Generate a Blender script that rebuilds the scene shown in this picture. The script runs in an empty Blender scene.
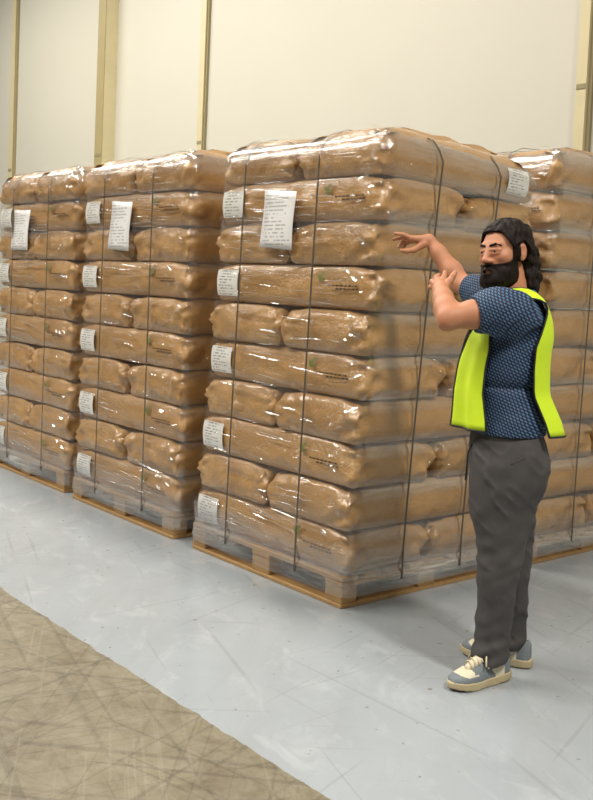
import bpy, bmesh, math, random
import numpy as np
from mathutils import Matrix, Vector

# ------------------------------------------------------------------ camera
scene = bpy.context.scene
COL = scene.collection
YAW, PITCH, ROLL, FPX, PY = 0.8771, 0.0570, 0.0445, 994.7, 342.2
CAM = np.array([3.270, -3.052, 1.467])
_f = np.array([-math.sin(YAW)*math.cos(PITCH), math.cos(YAW)*math.cos(PITCH), -math.sin(PITCH)])
_r = np.array([math.cos(YAW), math.sin(YAW), 0.0])
_d = np.cross(_f, _r)
CR = math.cos(ROLL)*_r - math.sin(ROLL)*_d
CD = math.sin(ROLL)*_r + math.cos(ROLL)*_d
CF = _f
cam_data = bpy.data.cameras.new('camera')
cam = bpy.data.objects.new('camera', cam_data)
COL.objects.link(cam)
m = Matrix.Identity(4)
for i in range(3):
    m[i][0] = CR[i]; m[i][1] = -CD[i]; m[i][2] = -CF[i]; m[i][3] = CAM[i]
cam.matrix_world = m
cam_data.sensor_fit = 'AUTO'
cam_data.sensor_width = 36.0
cam_data.lens = 36.0*FPX/800.0
cam_data.shift_y = -(400-PY)/800.0
cam_data.clip_end = 200
scene.camera = cam

def ray(u, v):
    return CF + CR*(u-296.5)/FPX + CD*(v-PY)/FPX
def on_y(u, v, y):
    D = ray(u, v); return CAM + D*(y-CAM[1])/D[1]
def on_x(u, v, x):
    D = ray(u, v); return CAM + D*(x-CAM[0])/D[0]
def on_z(u, v, z=0.0):
    D = ray(u, v); return CAM + D*(z-CAM[2])/D[2]
def at_depth(u, v, dep):
    return CAM + ray(u, v)*dep

# ------------------------------------------------------------------ world, lamps, exposure
w = bpy.data.worlds.new('world'); scene.world = w; w.use_nodes = True
w.node_tree.nodes['Background'].inputs[0].default_value = (1.0, 0.95, 0.86, 1)
w.node_tree.nodes['Background'].inputs[1].default_value = 0.11
vs = scene.view_settings
vs.view_transform = 'Standard'; vs.look = 'None'; vs.gamma = 1.0; vs.use_curve_mapping = False
vs.exposure = 0.0
def area(name, loc, size, power, color, target=None):
    l = bpy.data.lights.new(name, 'AREA'); l.shape = 'RECTANGLE'; l.size = size[0]; l.size_y = size[1]
    l.energy = power; l.color = color
    o = bpy.data.objects.new(name, l); COL.objects.link(o); o.location = loc
    if target is not None:
        o.rotation_euler = (Vector(target)-Vector(loc)).to_track_quat('-Z', 'Y').to_euler()
    return o
WARM = (1.0, 0.955, 0.87)
# two rows of high-bay fixtures along the aisle
for (x, y, e, ln) in [(4.8, -0.9, 450, 1.5), (-2.6, 0.7, 170, 3.0), (-6.6, 0.7, 220, 3.0), (-10.6, 0.7, 220, 3.0),
                      (-1.6, -3.6, 300, 3.0), (-5.6, -3.6, 330, 3.0), (-9.6, -3.6, 200, 3.0), (3.6, -5.6, 220, 3.0)]:
    area('high_bay_lamp', (x, y, 6.6), (ln, 0.6), e*1.1, WARM)

# ------------------------------------------------------------------ helpers
def link(o, parent=None):
    COL.objects.link(o)
    if parent is not None: o.parent = parent
    return o
def tag(o, label=None, cat=None, group=None, kind=None):
    if label: o['label'] = label
    if cat: o['category'] = cat
    if group: o['group'] = group
    if kind: o['kind'] = kind
    return o
def empty(name, loc=(0, 0, 0), rz=0.0):
    o = bpy.data.objects.new(name, None); o.location = loc; o.rotation_euler = (0, 0, rz)
    o.empty_display_size = 0.1
    return link(o)
def mesh(name, verts, faces, mat, smooth=False):
    me = bpy.data.meshes.new(name)
    me.from_pydata([tuple(map(float, v)) for v in verts], [], [tuple(map(int, f)) for f in faces])
    if mat is not None: me.materials.append(mat)
    if smooth: me.polygons.foreach_set('use_smooth', [True]*len(me.polygons))
    me.update()
    return me
def add(name, me, parent=None, loc=(0, 0, 0), rz=0.0):
    o = bpy.data.objects.new(name, me); o.location = loc; o.rotation_euler = (0, 0, rz)
    return link(o, parent)
def box_mesh(name, lo, hi, mat, bevel=0.0):
    bm = bmesh.new()
    bmesh.ops.create_cube(bm, size=1.0)
    lo = Vector(lo); hi = Vector(hi); c = (lo+hi)/2; s = hi-lo
    for v in bm.verts: v.co = Vector((v.co.x*s.x, v.co.y*s.y, v.co.z*s.z)) + c
    if bevel: bmesh.ops.bevel(bm, geom=bm.edges[:], offset=bevel, segments=1, affect='EDGES')
    bmesh.ops.recalc_face_normals(bm, faces=bm.faces)
    me = bpy.data.meshes.new(name); bm.to_mesh(me); bm.free()
    me.materials.append(mat)
    return me

# value noise (numpy) --------------------------------------------------
def _hash(ix, iy, iz, seed):
    n = (ix.astype(np.int64)*374761393 + iy.astype(np.int64)*668265263 + iz.astype(np.int64)*2147483647 + seed*974711) & 0x7fffffff
    n = ((n ^ (n >> 13))*1274126177) & 0x7fffffff
    n = n ^ (n >> 16)
    return (n & 0xffff)/32767.5 - 1.0
def noise3(P, seed=0):
    P = np.asarray(P, dtype=float)
    i = np.floor(P).astype(np.int64); f = P-i; f = f*f*(3-2*f)
    out = 0
    for dx in (0, 1):
        for dy in (0, 1):
            for dz in (0, 1):
                wgt = (f[..., 0] if dx else 1-f[..., 0])*(f[..., 1] if dy else 1-f[..., 1])*(f[..., 2] if dz else 1-f[..., 2])
                out = out + wgt*_hash(i[..., 0]+dx, i[..., 1]+dy, i[..., 2]+dz, seed)
    return out

# ------------------------------------------------------------------ materials
class NT:
    def __init__(s, name):
        s.m = bpy.data.materials.new(name); s.m.use_nodes = True
        s.t = s.m.node_tree; s.t.nodes.clear()
        s.out = s.n('ShaderNodeOutputMaterial')
    def n(s, typ, **kw):
        nd = s.t.nodes.new(typ)
        for k, v in kw.items():
            if k in nd.inputs.keys() if isinstance(k, str) else False: nd.inputs[k].default_value = v
            else: setattr(nd, k, v)
        return nd
    def set(s, nd, inp, v):
        if isinstance(v, bpy.types.NodeSocket): s.t.links.new(v, nd.inputs[inp])
        else: nd.inputs[inp].default_value = v
    def coord(s, kind='Object', scale=(1, 1, 1), rot=(0, 0, 0), loc=(0, 0, 0)):
        tc = s.n('ShaderNodeTexCoord'); mp = s.n('ShaderNodeMapping')
        s.t.links.new(tc.outputs[kind], mp.inputs[0])
        mp.inputs['Rotation'].default_value = rot; mp.inputs['Location'].default_value = loc
        m2 = s.n('ShaderNodeMapping'); s.t.links.new(mp.outputs[0], m2.inputs[0]); m2.inputs['Scale'].default_value = scale
        return m2.outputs[0]
    def noise(s, vec, scale, detail=3, rough=0.55, dist=0.0):
        nd = s.n('ShaderNodeTexNoise'); s.set(nd, 'Vector', vec)
        nd.inputs['Scale'].default_value = scale; nd.inputs['Detail'].default_value = detail
        nd.inputs['Roughness'].default_value = rough; nd.inputs['Distortion'].default_value = dist
        return nd.outputs['Fac']
    def ramp(s, fac, stops, interp='LINEAR'):
        nd = s.n('ShaderNodeValToRGB'); s.set(nd, 'Fac', fac); cr = nd.color_ramp; cr.interpolation = interp
        while len(cr.elements) < len(stops): cr.elements.new(0.5)
        for e, (p, c) in zip(cr.elements, stops):
            e.position = p; e.color = c if len(c) == 4 else (*c, 1)
        return nd.outputs['Color']
    def mix(s, fac, a, b, mode='MIX'):
        nd = s.n('ShaderNodeMix'); nd.data_type = 'RGBA'; nd.blend_type = mode
        s.set(nd, 0, fac); s.set(nd, 6, a if not isinstance(a, tuple) else (*a[:3], 1)); s.set(nd, 7, b if not isinstance(b, tuple) else (*b[:3], 1))
        return nd.outputs[2]
    def math(s, op, a, b=0.0, clamp=False):
        nd = s.n('ShaderNodeMath'); nd.operation = op; nd.use_clamp = clamp
        s.set(nd, 0, a); s.set(nd, 1, b); return nd.outputs[0]
    def bump(s, h, strength=0.3, dist=0.01, normal=None):
        nd = s.n('ShaderNodeBump'); s.set(nd, 'Height', h); nd.inputs['Strength'].default_value = strength; nd.inputs['Distance'].default_value = dist
        if normal is not None: s.set(nd, 'Normal', normal)
        return nd.outputs[0]
    def pbr(s, color, rough=0.5, normal=None, **kw):
        nd = s.n('ShaderNodeBsdfPrincipled')
        s.set(nd, 'Base Color', (*color[:3], 1) if isinstance(color, tuple) else color); s.set(nd, 'Roughness', rough)
        if normal is not None: s.set(nd, 'Normal', normal)
        for k, v in kw.items(): s.set(nd, k.replace('_', ' '), v)
        return nd
    def done(s, nd):
        s.t.links.new(nd.outputs[0], s.out.inputs[0]); return s.m
def srgb(r, g, b):
    def c(x):
        x /= 255.0
        return x/12.92 if x <= 0.04045 else ((x+0.055)/1.055)**2.4
    return (c(r), c(g), c(b))

def m_wall():
    t = NT('cream_panel'); v = t.coord()
    c = t.mix(t.noise(v, 0.7, 3), srgb(190, 186, 171), srgb(197, 193, 179))
    return t.done(t.pbr(c, 0.6, t.bump(t.noise(v, 60, 2), 0.05)))
def m_plain(name, col, rough=0.6, var=0.08, scale=6.0):
    t = NT(name); v = t.coord()
    d = tuple(x*(1-var*2) for x in col)
    return t.done(t.pbr(t.mix(t.noise(v, scale, 4), col, d), rough))
def m_floor():
    t = NT('warehouse_floor'); v = t.coord()
    # painted area (y > -1.16) and bare concrete aisle
    sx = t.n('ShaderNodeSeparateXYZ'); t.set(sx, 0, v)
    y = sx.outputs['Y']
    edge = t.math('MULTIPLY', t.math('SUBTRACT', t.noise(t.coord(scale=(1.2, 6, 1)), 4, 5, 0.7), 0.5), 0.05)
    mask = t.math('GREATER_THAN', t.math('ADD', y, edge), -1.16)
    blue = t.mix(t.noise(v, 1.1, 4), srgb(142, 149, 154), srgb(161, 167, 171))
    st = t.ramp(t.noise(t.coord(scale=(0.6, 2.4, 1), rot=(0, 0, 0.9)), 1.6, 6, 0.65, 0.6), [(0.44, (0, 0, 0)), (0.66, (1, 1, 1))])
    blue = t.mix(t.math('MULTIPLY', st, 0.35), blue, srgb(140, 143, 146))
    # scuffs: thin lines from stretched noise
    def scr(rot, sc, lo, hi, scale=7):
        n = t.noise(t.coord(scale=sc, rot=(0, 0, rot)), scale, 2, 0.4, 0.4)
        return t.ramp(n, [(lo, (0, 0, 0)), (hi, (1, 1, 1))])
    sp = t.ramp(t.noise(v, 23, 2, 0.5), [(0.70, (0, 0, 0)), (0.73, (1, 1, 1))])
    for k, (rot, sc, lo) in enumerate([(0.35, (0.3, 7, 1), 0.67), (-0.9, (0.25, 7, 1), 0.68), (1.3, (0.25, 8, 1), 0.67), (0.0, (0.1, 5, 1), 0.69), (1.57, (0.12, 5, 1), 0.69)]):
        blue = t.mix(t.math('MULTIPLY', scr(rot, sc, lo, lo+0.05, 3.0+0.6*k), 0.22), blue, srgb(112, 114, 114))
    lw = t.ramp(t.noise(t.coord(scale=(1, 2.0, 1), rot=(0, 0, 0.4)), 3.1, 5, 0.65, 0.8), [(0.54, (0, 0, 0)), (0.70, (1, 1, 1))])
    blue = t.mix(t.math('MULTIPLY', lw, 0.22), blue, srgb(196, 200, 204))
    blue = t.mix(t.math('MULTIPLY', sp, 0.6), blue, srgb(112, 100, 88))
    con = t.mix(t.noise(v, 1.7, 6, 0.65), srgb(88, 80, 60), srgb(130, 121, 98))
    blot = t.ramp(t.noise(t.coord(scale=(1, 1.7, 1)), 2.6, 6, 0.7, 0.8), [(0.50, (0, 0, 0)), (0.68, (1, 1, 1))])
    con = t.mix(t.math('MULTIPLY', blot, 0.6), con, srgb(78, 62, 40))
    lt = t.ramp(t.noise(v, 5.5, 6, 0.7), [(0.58, (0, 0, 0)), (0.72, (1, 1, 1))])
    con = t.mix(t.math('MULTIPLY', lt, 0.4), con, srgb(156, 149, 132))
    for k, (rot, sc, lo) in enumerate([(0.25, (0.10, 6, 1), 0.60), (-0.75, (0.10, 6, 1), 0.60), (1.25, (0.09, 6, 1), 0.60), (0.75, (0.09, 7, 1), 0.61), (-0.25, (0.08, 6, 1), 0.61), (-1.3, (0.10, 7, 1), 0.60)]):
        con = t.mix(t.math('MULTIPLY', scr(rot, sc, lo, lo+0.06, 4.0+k*0.7), 0.34), con, srgb(52, 44, 32))
    con = t.mix(t.math('MULTIPLY', scr(0.5, (0.15, 8, 1), 0.62, 0.68, 6.3), 0.08), con, srgb(184, 176, 156))
    dk = t.ramp(t.noise(v, 7.5, 4, 0.6, 0.4), [(0.66, (0, 0, 0)), (0.74, (1, 1, 1))])
    con = t.mix(t.math('MULTIPLY', dk, 0.5), con, srgb(88, 70, 48))
    # mottled wear patches and a few dark stains
    mt = t.ramp(t.noise(v, 12, 6, 0.75, 0.3), [(0.40, (0, 0, 0)), (0.62, (1, 1, 1))])
    con = t.mix(t.math('MULTIPLY', mt, 0.28), con, srgb(146, 139, 122))
    col = t.mix(mask, con, blue)
    rgh = t.math('ADD', t.math('MULTIPLY', t.noise(v, 3.2, 4), 0.24), 0.08)
    rough = t.n('ShaderNodeMix'); rough.data_type = 'FLOAT'
    t.set(rough, 0, mask); rough.inputs[2].default_value = 0.62; t.set(rough, 3, rgh)
    h = t.math('ADD', t.noise(v, 9, 3), t.math('MULTIPLY', mask, 0.35))
    return t.done(t.pbr(col, rough.outputs[0], t.bump(h, 0.12, 0.01)))
def m_sack():
    t = NT('kraft_paper_under_film'); v = t.coord()
    oi = t.n('ShaderNodeObjectInfo')
    mp = t.n('ShaderNodeVectorMath'); mp.operation = 'ADD'
    t.set(mp, 0, v); t.set(mp, 1, t.math('MULTIPLY', oi.outputs['Random'], 37.0))
    vv = mp.outputs[0]
    c = t.mix(t.noise(vv, 4, 4, 0.6), srgb(152, 111, 58), srgb(192, 150, 94))
    c = t.mix(t.math('MULTIPLY', oi.outputs['Random'], 0.5), c, srgb(162, 122, 70))
    fib = t.noise(t.coord(scale=(1, 1, 6)), 40, 3)
    c = t.mix(t.math('MULTIPLY', fib, 0.18), c, srgb(112, 80, 48))
    wr = t.noise(vv, 9, 4, 0.6, 1.5)
    bp = t.bump(t.noise(vv, 24, 5, 0.65, 1.8), 0.6, 0.009, t.bump(wr, 0.5, 0.015))
    # clinging film: long taut stretch streaks in the clear coat
    def stretch(k):
        n = t.n('ShaderNodeVectorMath'); n.operation = 'MULTIPLY'; t.set(n, 0, vv); n.inputs[1].default_value = k; return n.outputs[0]
    def crease(vec, sc, width, dist):
        n_ = t.noise(vec, sc, 3, 0.55, dist)
        k = t.math('MULTIPLY', t.math('ABSOLUTE', t.math('SUBTRACT', n_, 0.5)), width)
        return t.math('SUBTRACT', 1.0, k, True)
    mask = t.ramp(t.noise(stretch((2.5, 2.5, 5)), 2.0, 3, 0.6, 0.5), [(0.42, (0, 0, 0)), (0.62, (1, 1, 1))])
    cr1 = t.math('MULTIPLY', crease(stretch((0.9, 0.9, 22)), 3.0, 16.0, 0.6), mask)
    cr2 = t.math('MULTIPLY', crease(stretch((6, 6, 8)), 3.0, 9.0, 1.6), 0.8)
    wav = t.noise(stretch((5, 5, 9)), 2.2, 3, 0.6, 1.8)
    cb = t.bump(cr1, 0.8, 0.003, t.bump(cr2, 0.35, 0.0012, t.bump(wav, 0.4, 0.008)))
    b = t.pbr(c, 0.65, bp)
    b.inputs['Coat Weight'].default_value = 1.0; b.inputs['Coat Roughness'].default_value = 0.05; b.inputs['Coat IOR'].default_value = 1.6
    t.set(b, 'Coat Normal', cb)
    return t.done(b)
def m_film():
    t = NT('clear_stretch_film'); v = t.coord()
    at = t.n('ShaderNodeAttribute'); at.attribute_name = 'cover'
    st = t.noise(t.coord(scale=(1.2, 1.2, 26), rot=(0.03, 0.04, 0)), 3.0, 6, 0.7, 1.2)
    st2 = t.noise(t.coord(scale=(4.0, 4.0, 8)), 2.3, 4, 0.6, 1.2)
    n = t.bump(st, 0.4, 0.0025, t.bump(st2, 0.4, 0.008))
    gl = t.n('ShaderNodeBsdfGlossy'); gl.inputs['Roughness'].default_value = 0.06; gl.inputs['Color'].default_value = (0.85, 0.85, 0.85, 1); t.set(gl, 'Normal', n)
    df = t.n('ShaderNodeBsdfDiffuse'); df.inputs['Color'].default_value = (*srgb(176, 172, 166), 1); t.set(df, 'Normal', n)
    m1 = t.n('ShaderNodeMixShader'); m1.inputs[0].default_value = 0.5
    t.t.links.new(df.outputs[0], m1.inputs[1]); t.t.links.new(gl.outputs[0], m1.inputs[2])
    tr = t.n('ShaderNodeBsdfTransparent')
    m2 = t.n('ShaderNodeMixShader')
    streak = t.ramp(st, [(0.36, (0.35, 0.35, 0.35)), (0.64, (1, 1, 1))])
    t.set(m2, 0, t.math('MULTIPLY', at.outputs['Fac'], streak))
    t.t.links.new(tr.outputs[0], m2.inputs[1]); t.t.links.new(m1.outputs[0], m2.inputs[2])
    return t.done(m2)
def m_wood():
    t = NT('pallet_pine')
    oi = t.n('ShaderNodeObjectInfo')
    v = t.coord(scale=(1.5, 1.5, 1.5))
    mp = t.n('ShaderNodeVectorMath'); mp.operation = 'ADD'; t.set(mp, 0, v); t.set(mp, 1, t.math('MULTIPLY', oi.outputs['Random'], 19.0))
    g = t.noise(mp.outputs[0], 5, 5, 0.6, 2.5)
    c = t.mix(g, srgb(190, 152, 98), srgb(146, 108, 62))
    return t.done(t.pbr(c, 0.6, t.bump(g, 0.3)))
def m_print(name, ink, base, rows, row_h, width, x0=-1.0, thick=0.45, seed=0.0):
    """white paper with rows of small printed words (flat print)"""
    t = NT(name); v = t.coord('Generated')
    sx = t.n('ShaderNodeSeparateXYZ'); t.set(sx, 0, v)
    yy = t.math('MULTIPLY', sx.outputs['Z'], rows)
    fr = t.math('FRACT', yy); row = t.math('FLOOR', yy)
    band = t.math('MULTIPLY', t.math('GREATER_THAN', fr, 0.5-thick/2), t.math('LESS_THAN', fr, 0.5+thick/2))
    cm = t.n('ShaderNodeCombineXYZ'); t.set(cm, 0, t.math('MULTIPLY', sx.outputs['X'], 13.0)); t.set(cm, 1, t.math('ADD', t.math('MULTIPLY', row, 3.7), seed))
    words = t.math('GREATER_THAN', t.noise(cm.outputs[0], 1.0, 2), 0.47)
    rl = t.n('ShaderNodeTexWhiteNoise'); rl.noise_dimensions = '1D'; t.set(rl, 'W', t.math('ADD', row, seed))
    lim = t.math('ADD', t.math('MULTIPLY', rl.outputs['Value'], 0.45), 0.45)
    inside = t.math('MULTIPLY', t.math('GREATER_THAN', sx.outputs['X'], 0.09), t.math('LESS_THAN', sx.outputs['X'], lim))
    k = t.math('MULTIPLY', t.math('MULTIPLY', band, words), inside)
    c = t.mix(t.math('MULTIPLY', k, 0.75), base, ink)
    b = t.pbr(c, 0.45); b.inputs['Coat Weight'].default_value = 0.6; b.inputs['Coat Roughness'].default_value = 0.15
    return t.done(b)

M = dict(wall=m_wall(), post=m_plain('post_cream_paint', srgb(205, 192, 152), 0.5), olive=m_plain('post_olive_face', srgb(162, 148, 106), 0.5),
         gap=m_plain('dark_joint', srgb(146, 134, 100), 0.7), floor=m_floor(), sack=m_sack(), film=m_film(), wood=m_wood(),
         strap=m_plain('dark_strap', srgb(80, 72, 62), 0.45), ceil=m_plain('ceiling_paint', srgb(205, 198, 180), 0.8),
         label=m_print('sack_label_print', srgb(90, 90, 92), srgb(214, 212, 206), 9, 1, 1),
         sheet=m_print('sheet_print', srgb(150, 150, 152), srgb(226, 224, 222), 16, 1, 1, thick=0.4, seed=4.0),
         green=m_plain('green_print', srgb(112, 118, 58), 0.5), ink=m_plain('brown_ink', srgb(70, 52, 34), 0.5))

# ------------------------------------------------------------------ room
Y_WALL = 3.5
fl = add('floor', mesh('floor', [(-22, -9, 0), (9, -9, 0), (9, Y_WALL, 0), (-22, Y_WALL, 0)], [(0, 1, 2, 3)], M['floor']))
tag(fl, 'pale grey painted floor beside bare scratched concrete aisle', kind='structure')
wb = add('wall_back', box_mesh('wall_back', (-22, Y_WALL, 0), (9, Y_WALL+0.2, 7.0), M['wall']))
tag(wb, 'cream panelled warehouse wall behind the stacks', kind='structure')
wl = add('wall_left', box_mesh('wall_left', (-22.2, -9, 0), (-22, Y_WALL+0.2, 7.0), M['wall']))
tag(wl, 'cream warehouse wall at the far end', kind='structure')
def post(x0, x1, depth, front, side, gap_w, label):
    e = empty('trim_%d' % post.n, ((x0+x1)/2, Y_WALL, 0)); post.n += 1
    tag(e, label, kind='structure')
    hw = (x1-x0)/2
    add('post_face', box_mesh('post_face', (-hw, -depth, 0), (hw, -depth+0.012, 7.0), front), e)
    add('post_body', box_mesh('post_body', (-hw, -depth+0.012, 0), (hw, 0, 7.0), side), e)
    if gap_w: add('joint_strip', box_mesh('joint_strip', (hw, -0.03, 0), (hw+gap_w, 0, 7.0), M['gap']), e)
    add('post_bracket', box_mesh('post_bracket', (-hw*0.9, -depth-0.006, 3.05), (hw*0.9, -depth, 3.09), M['gap'], 0.002), e)
post.n = 1
def xw(u, dep=0.0): return on_y(u, 70, Y_WALL-dep)[0]
post(xw(11.0, .05), xw(14.2, .05), 0.05, M['post'], M['gap'], 0.05, 'narrow cream wall post at the far left')
post(xw(97, .19), xw(104, .19), 0.19, M['olive'], M['post'], 0.0, 'wide cream wall post with olive front face')
post(xw(199.5, .05), xw(204.0, .05), 0.05, M['post'], M['gap'], 0.03, 'narrow cream wall post above gap between stacks')
post(xw(577, .06), xw(587, .06), 0.06, M['post'], M['post'], 0.03, 'cream wall post at the right above the far stack')
# ------------------------------------------------------------------ sacks
SL, SW, LAYER = 1.20, 0.585, 0.2035          # length, width, layer height
def outline(lx, ly, rad, n_side):
    """closed rounded-rectangle outline: points, outward normals (per unit inset)"""
    pts = []; nor = []
    hx, hy = lx/2-rad, ly/2-rad
    def seg(a, b, n, nn):
        for k in range(n):
            f = k/n
            pts.append((a[0]+(b[0]-a[0])*f, a[1]+(b[1]-a[1])*f)); nor.append(nn)
    def arc(cx, cy, a0, n):
        for k in range(n):
            a = a0+(math.pi/2)*k/n
            pts.append((cx+rad*math.cos(a), cy+rad*math.sin(a))); nor.append((math.cos(a), math.sin(a)))
    nx = max(3, int(n_side*lx)); ny = max(3, int(n_side*ly))
    seg((lx/2, -hy), (lx/2, hy), ny, (1, 0)); arc(hx, hy, 0, 7)
    seg((hx, ly/2), (-hx, ly/2), nx, (0, 1)); arc(-hx, hy, math.pi/2, 7)
    seg((-lx/2, hy), (-lx/2, -hy), ny, (-1, 0)); arc(-hx, -hy, math.pi, 7)
    seg((-hx, -ly/2), (hx, -ly/2), nx, (0, -1)); arc(hx, -hy, 1.5*math.pi, 7)
    return np.array(pts), np.array(nor)
EDGE = 0.046
def inset(wv):                 # side profile of a filled sack, wv in -1..1
    return EDGE*(1-(1-np.abs(wv)**2.1)**(1/2.1))
def inset_top(wv):             # rounder, domed shoulder of the sacks on top of a stack
    return 0.125*(1-math.sqrt(max(0.0, 1-min(1.0, wv)**2))) if wv > 0 else float(inset(np.array(wv)))
def sack_mesh(seed, top=False):
    rnd = np.random.RandomState(seed)
    P, N = outline(SL, SW, 0.040, 46)
    n = len(P); H = LAYER
    verts = []; ring_ids = []
    ws = np.sin(np.linspace(-math.pi/2, math.pi/2, 19)); ws = np.sign(ws)*np.abs(ws)**0.9
    def ring(p, z):
        ring_ids.append(len(verts)); 
        for k in range(n): verts.append((p[k, 0], p[k, 1], z[k]))
    endness = np.clip((np.abs(P[:, 0])-(SL/2-0.16))/0.14, 0, 1)        # near the short ends
    cornr = endness*np.clip((np.abs(P[:, 1])-(SW/2-0.16))/0.12, 0, 1)
    base = P*1.0
    rings = [(0.35, -1), (0.8, -1)]
    for s, wv in rings: ring(base*s, np.full(n, 0.0))
    arcl = np.cumsum(np.r_[0, np.linalg.norm(np.diff(P, axis=0), axis=1)])
    for wv in ws:
        z = (wv*0.5+0.5)*H
        q = np.c_[P*4.0, np.full(n, z*7.0)]
        low = noise3(q+seed*3.1, seed)*0.010
        wr = noise3(np.c_[P*13.0, np.full(n, z*16.0)]+seed*7.7, seed+5)
        rid = (1-np.abs(wr))**3
        wr2 = noise3(np.c_[P*26.0, np.full(n, z*22.0)]+seed*1.7, seed+9)
        body = 1-abs(wv)**6
        dsp = body*(low + 0.006*wr + endness*(0.009*(rid-0.45)+0.006*wr2) + cornr*(0.022*(rid-0.5)+0.008*wr2))
        # soft belly: the middle bulges a little, the ends are drawn in
        dsp = dsp - 0.004*endness*body
        p = P - N*(inset_top(wv) if top else float(inset(np.array(wv)))) + N*dsp[:, None]
        zz = np.full(n, z) + body*0.006*noise3(np.c_[P*5, np.full(n, z*4)]+seed, seed+3)
        # corners droop slightly
        zz = zz - 0.018*cornr*max(0, wv) - 0.006*endness*max(0, wv)
        if top and wv > 0:
            crown = 0.030*(wv**2)
            zz = zz + crown - 0.015*cornr*wv
            zz = zz + 0.010*wv*noise3(np.c_[P*9, np.full(n, 0.3)]+seed, seed+21)
        else:
            zz = np.clip(zz, 0, H)
        ring(p, zz)
    for s in ((0.55, 0.25) if top else (0.8, 0.35)):
        zt = np.full(n, H)
        if top: zt = H + 0.036 + (1-s)*0.025 + 0.008*noise3(np.c_[P*s*8, np.full(n, 1.0)], seed+31)
        ring(base*s*0.99, zt)
    cb = len(verts); verts.append((0, 0, 0)); verts.append((0, 0, H + (0.06 if top else 0)))
    faces = []
    for a, b in zip(ring_ids[:-1], ring_ids[1:]):
        for k in range(n):
            k2 = (k+1) % n
            faces.append((a+k, a+k2, b+k2, b+k))
    for k in range(n):
        k2 = (k+1) % n
        faces.append((cb, ring_ids[0]+k2, ring_ids[0]+k)); faces.append((cb+1, ring_ids[-1]+k, ring_ids[-1]+k2))
    return mesh('sack_body', verts, faces, M['sack'], True)
SACKS = [sack_mesh(s) for s in (3, 8, 15, 22, 27, 34)]
TOPS = [sack_mesh(s, True) for s in (41, 52)]

def patch_on_side(name, x0, x1, z0, z1, mat, off=0.004, nx=6, nz=6, side=-1, prof=None):
    """thin curved patch following the sack's long side (local y = side*SW/2)"""
    vs = []; fs = []
    for j in range(nz+1):
        z = z0+(z1-z0)*j/nz; wv = z/LAYER*2-1
        yy = SW/2-(prof(wv) if prof else inset(np.array(wv)))+off+0.010
        for i in range(nx+1):
            x = x0+(x1-x0)*i/nx
            vs.append((x, side*float(yy), z))
    for j in range(nz):
        for i in range(nx):
            a = j*(nx+1)+i
            q = (a, a+1, a+nx+2, a+nx+1)
            fs.append(q if side < 0 else q[::-1])
    return mesh(name, vs, fs, mat, True)
LABEL_ME = patch_on_side('label_sticker', -0.550, -0.375, 0.032, 0.168, M['label'])
LABEL_TOP_ME = patch_on_side('label_sticker', -0.550, -0.375, 0.025, 0.150, M['label'], prof=inset_top)
def leaf_me():
    vs = []; fs = []
    def y(z): return -(SW/2-float(inset(np.array(z/LAYER*2-1)))+0.013)
    for (cx, cz, L, W_, ang) in ((0.265, 0.160, 0.024, 0.009, 0.9), (0.243, 0.145, 0.020, 0.008, 2.2), (0.268, 0.135, 0.020, 0.008, 0.1)):
        b = len(vs); k = 10
        for i in range(k):
            a = 2*math.pi*i/k; px, pz = L*math.cos(a), W_*math.sin(a)*(1-0.5*math.cos(a))
            x = cx+px*math.cos(ang)-pz*math.sin(ang); z = cz+px*math.sin(ang)+pz*math.cos(ang)
            vs.append((x, y(z), z))
        fs.append(tuple(range(b, b+k)))
    return mesh('leaf_logo', vs, fs, M['green'])
LEAF_ME = leaf_me()
def print_me():
    vs = []; fs = []
    for r, (z, x0, x1) in enumerate(((0.108, 0.31, 0.50), (0.094, 0.36, 0.50))):
        x = x0
        rr = random.Random(5+r)
        while x < x1:
            wd = rr.uniform(0.008, 0.024); b = len(vs)
            for (xx, zz) in ((x, z-0.004), (x+wd, z-0.004), (x+wd, z+0.004), (x, z+0.004)):
                yy = -(SW/2-float(inset(np.array(zz/LAYER*2-1)))+0.013); vs.append((xx, yy, zz))
            fs.append((b, b+1, b+2, b+3)); x += wd+0.006
    return mesh('printed_text', vs, fs, M['ink'])
PRINT_ME = print_me()

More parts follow.
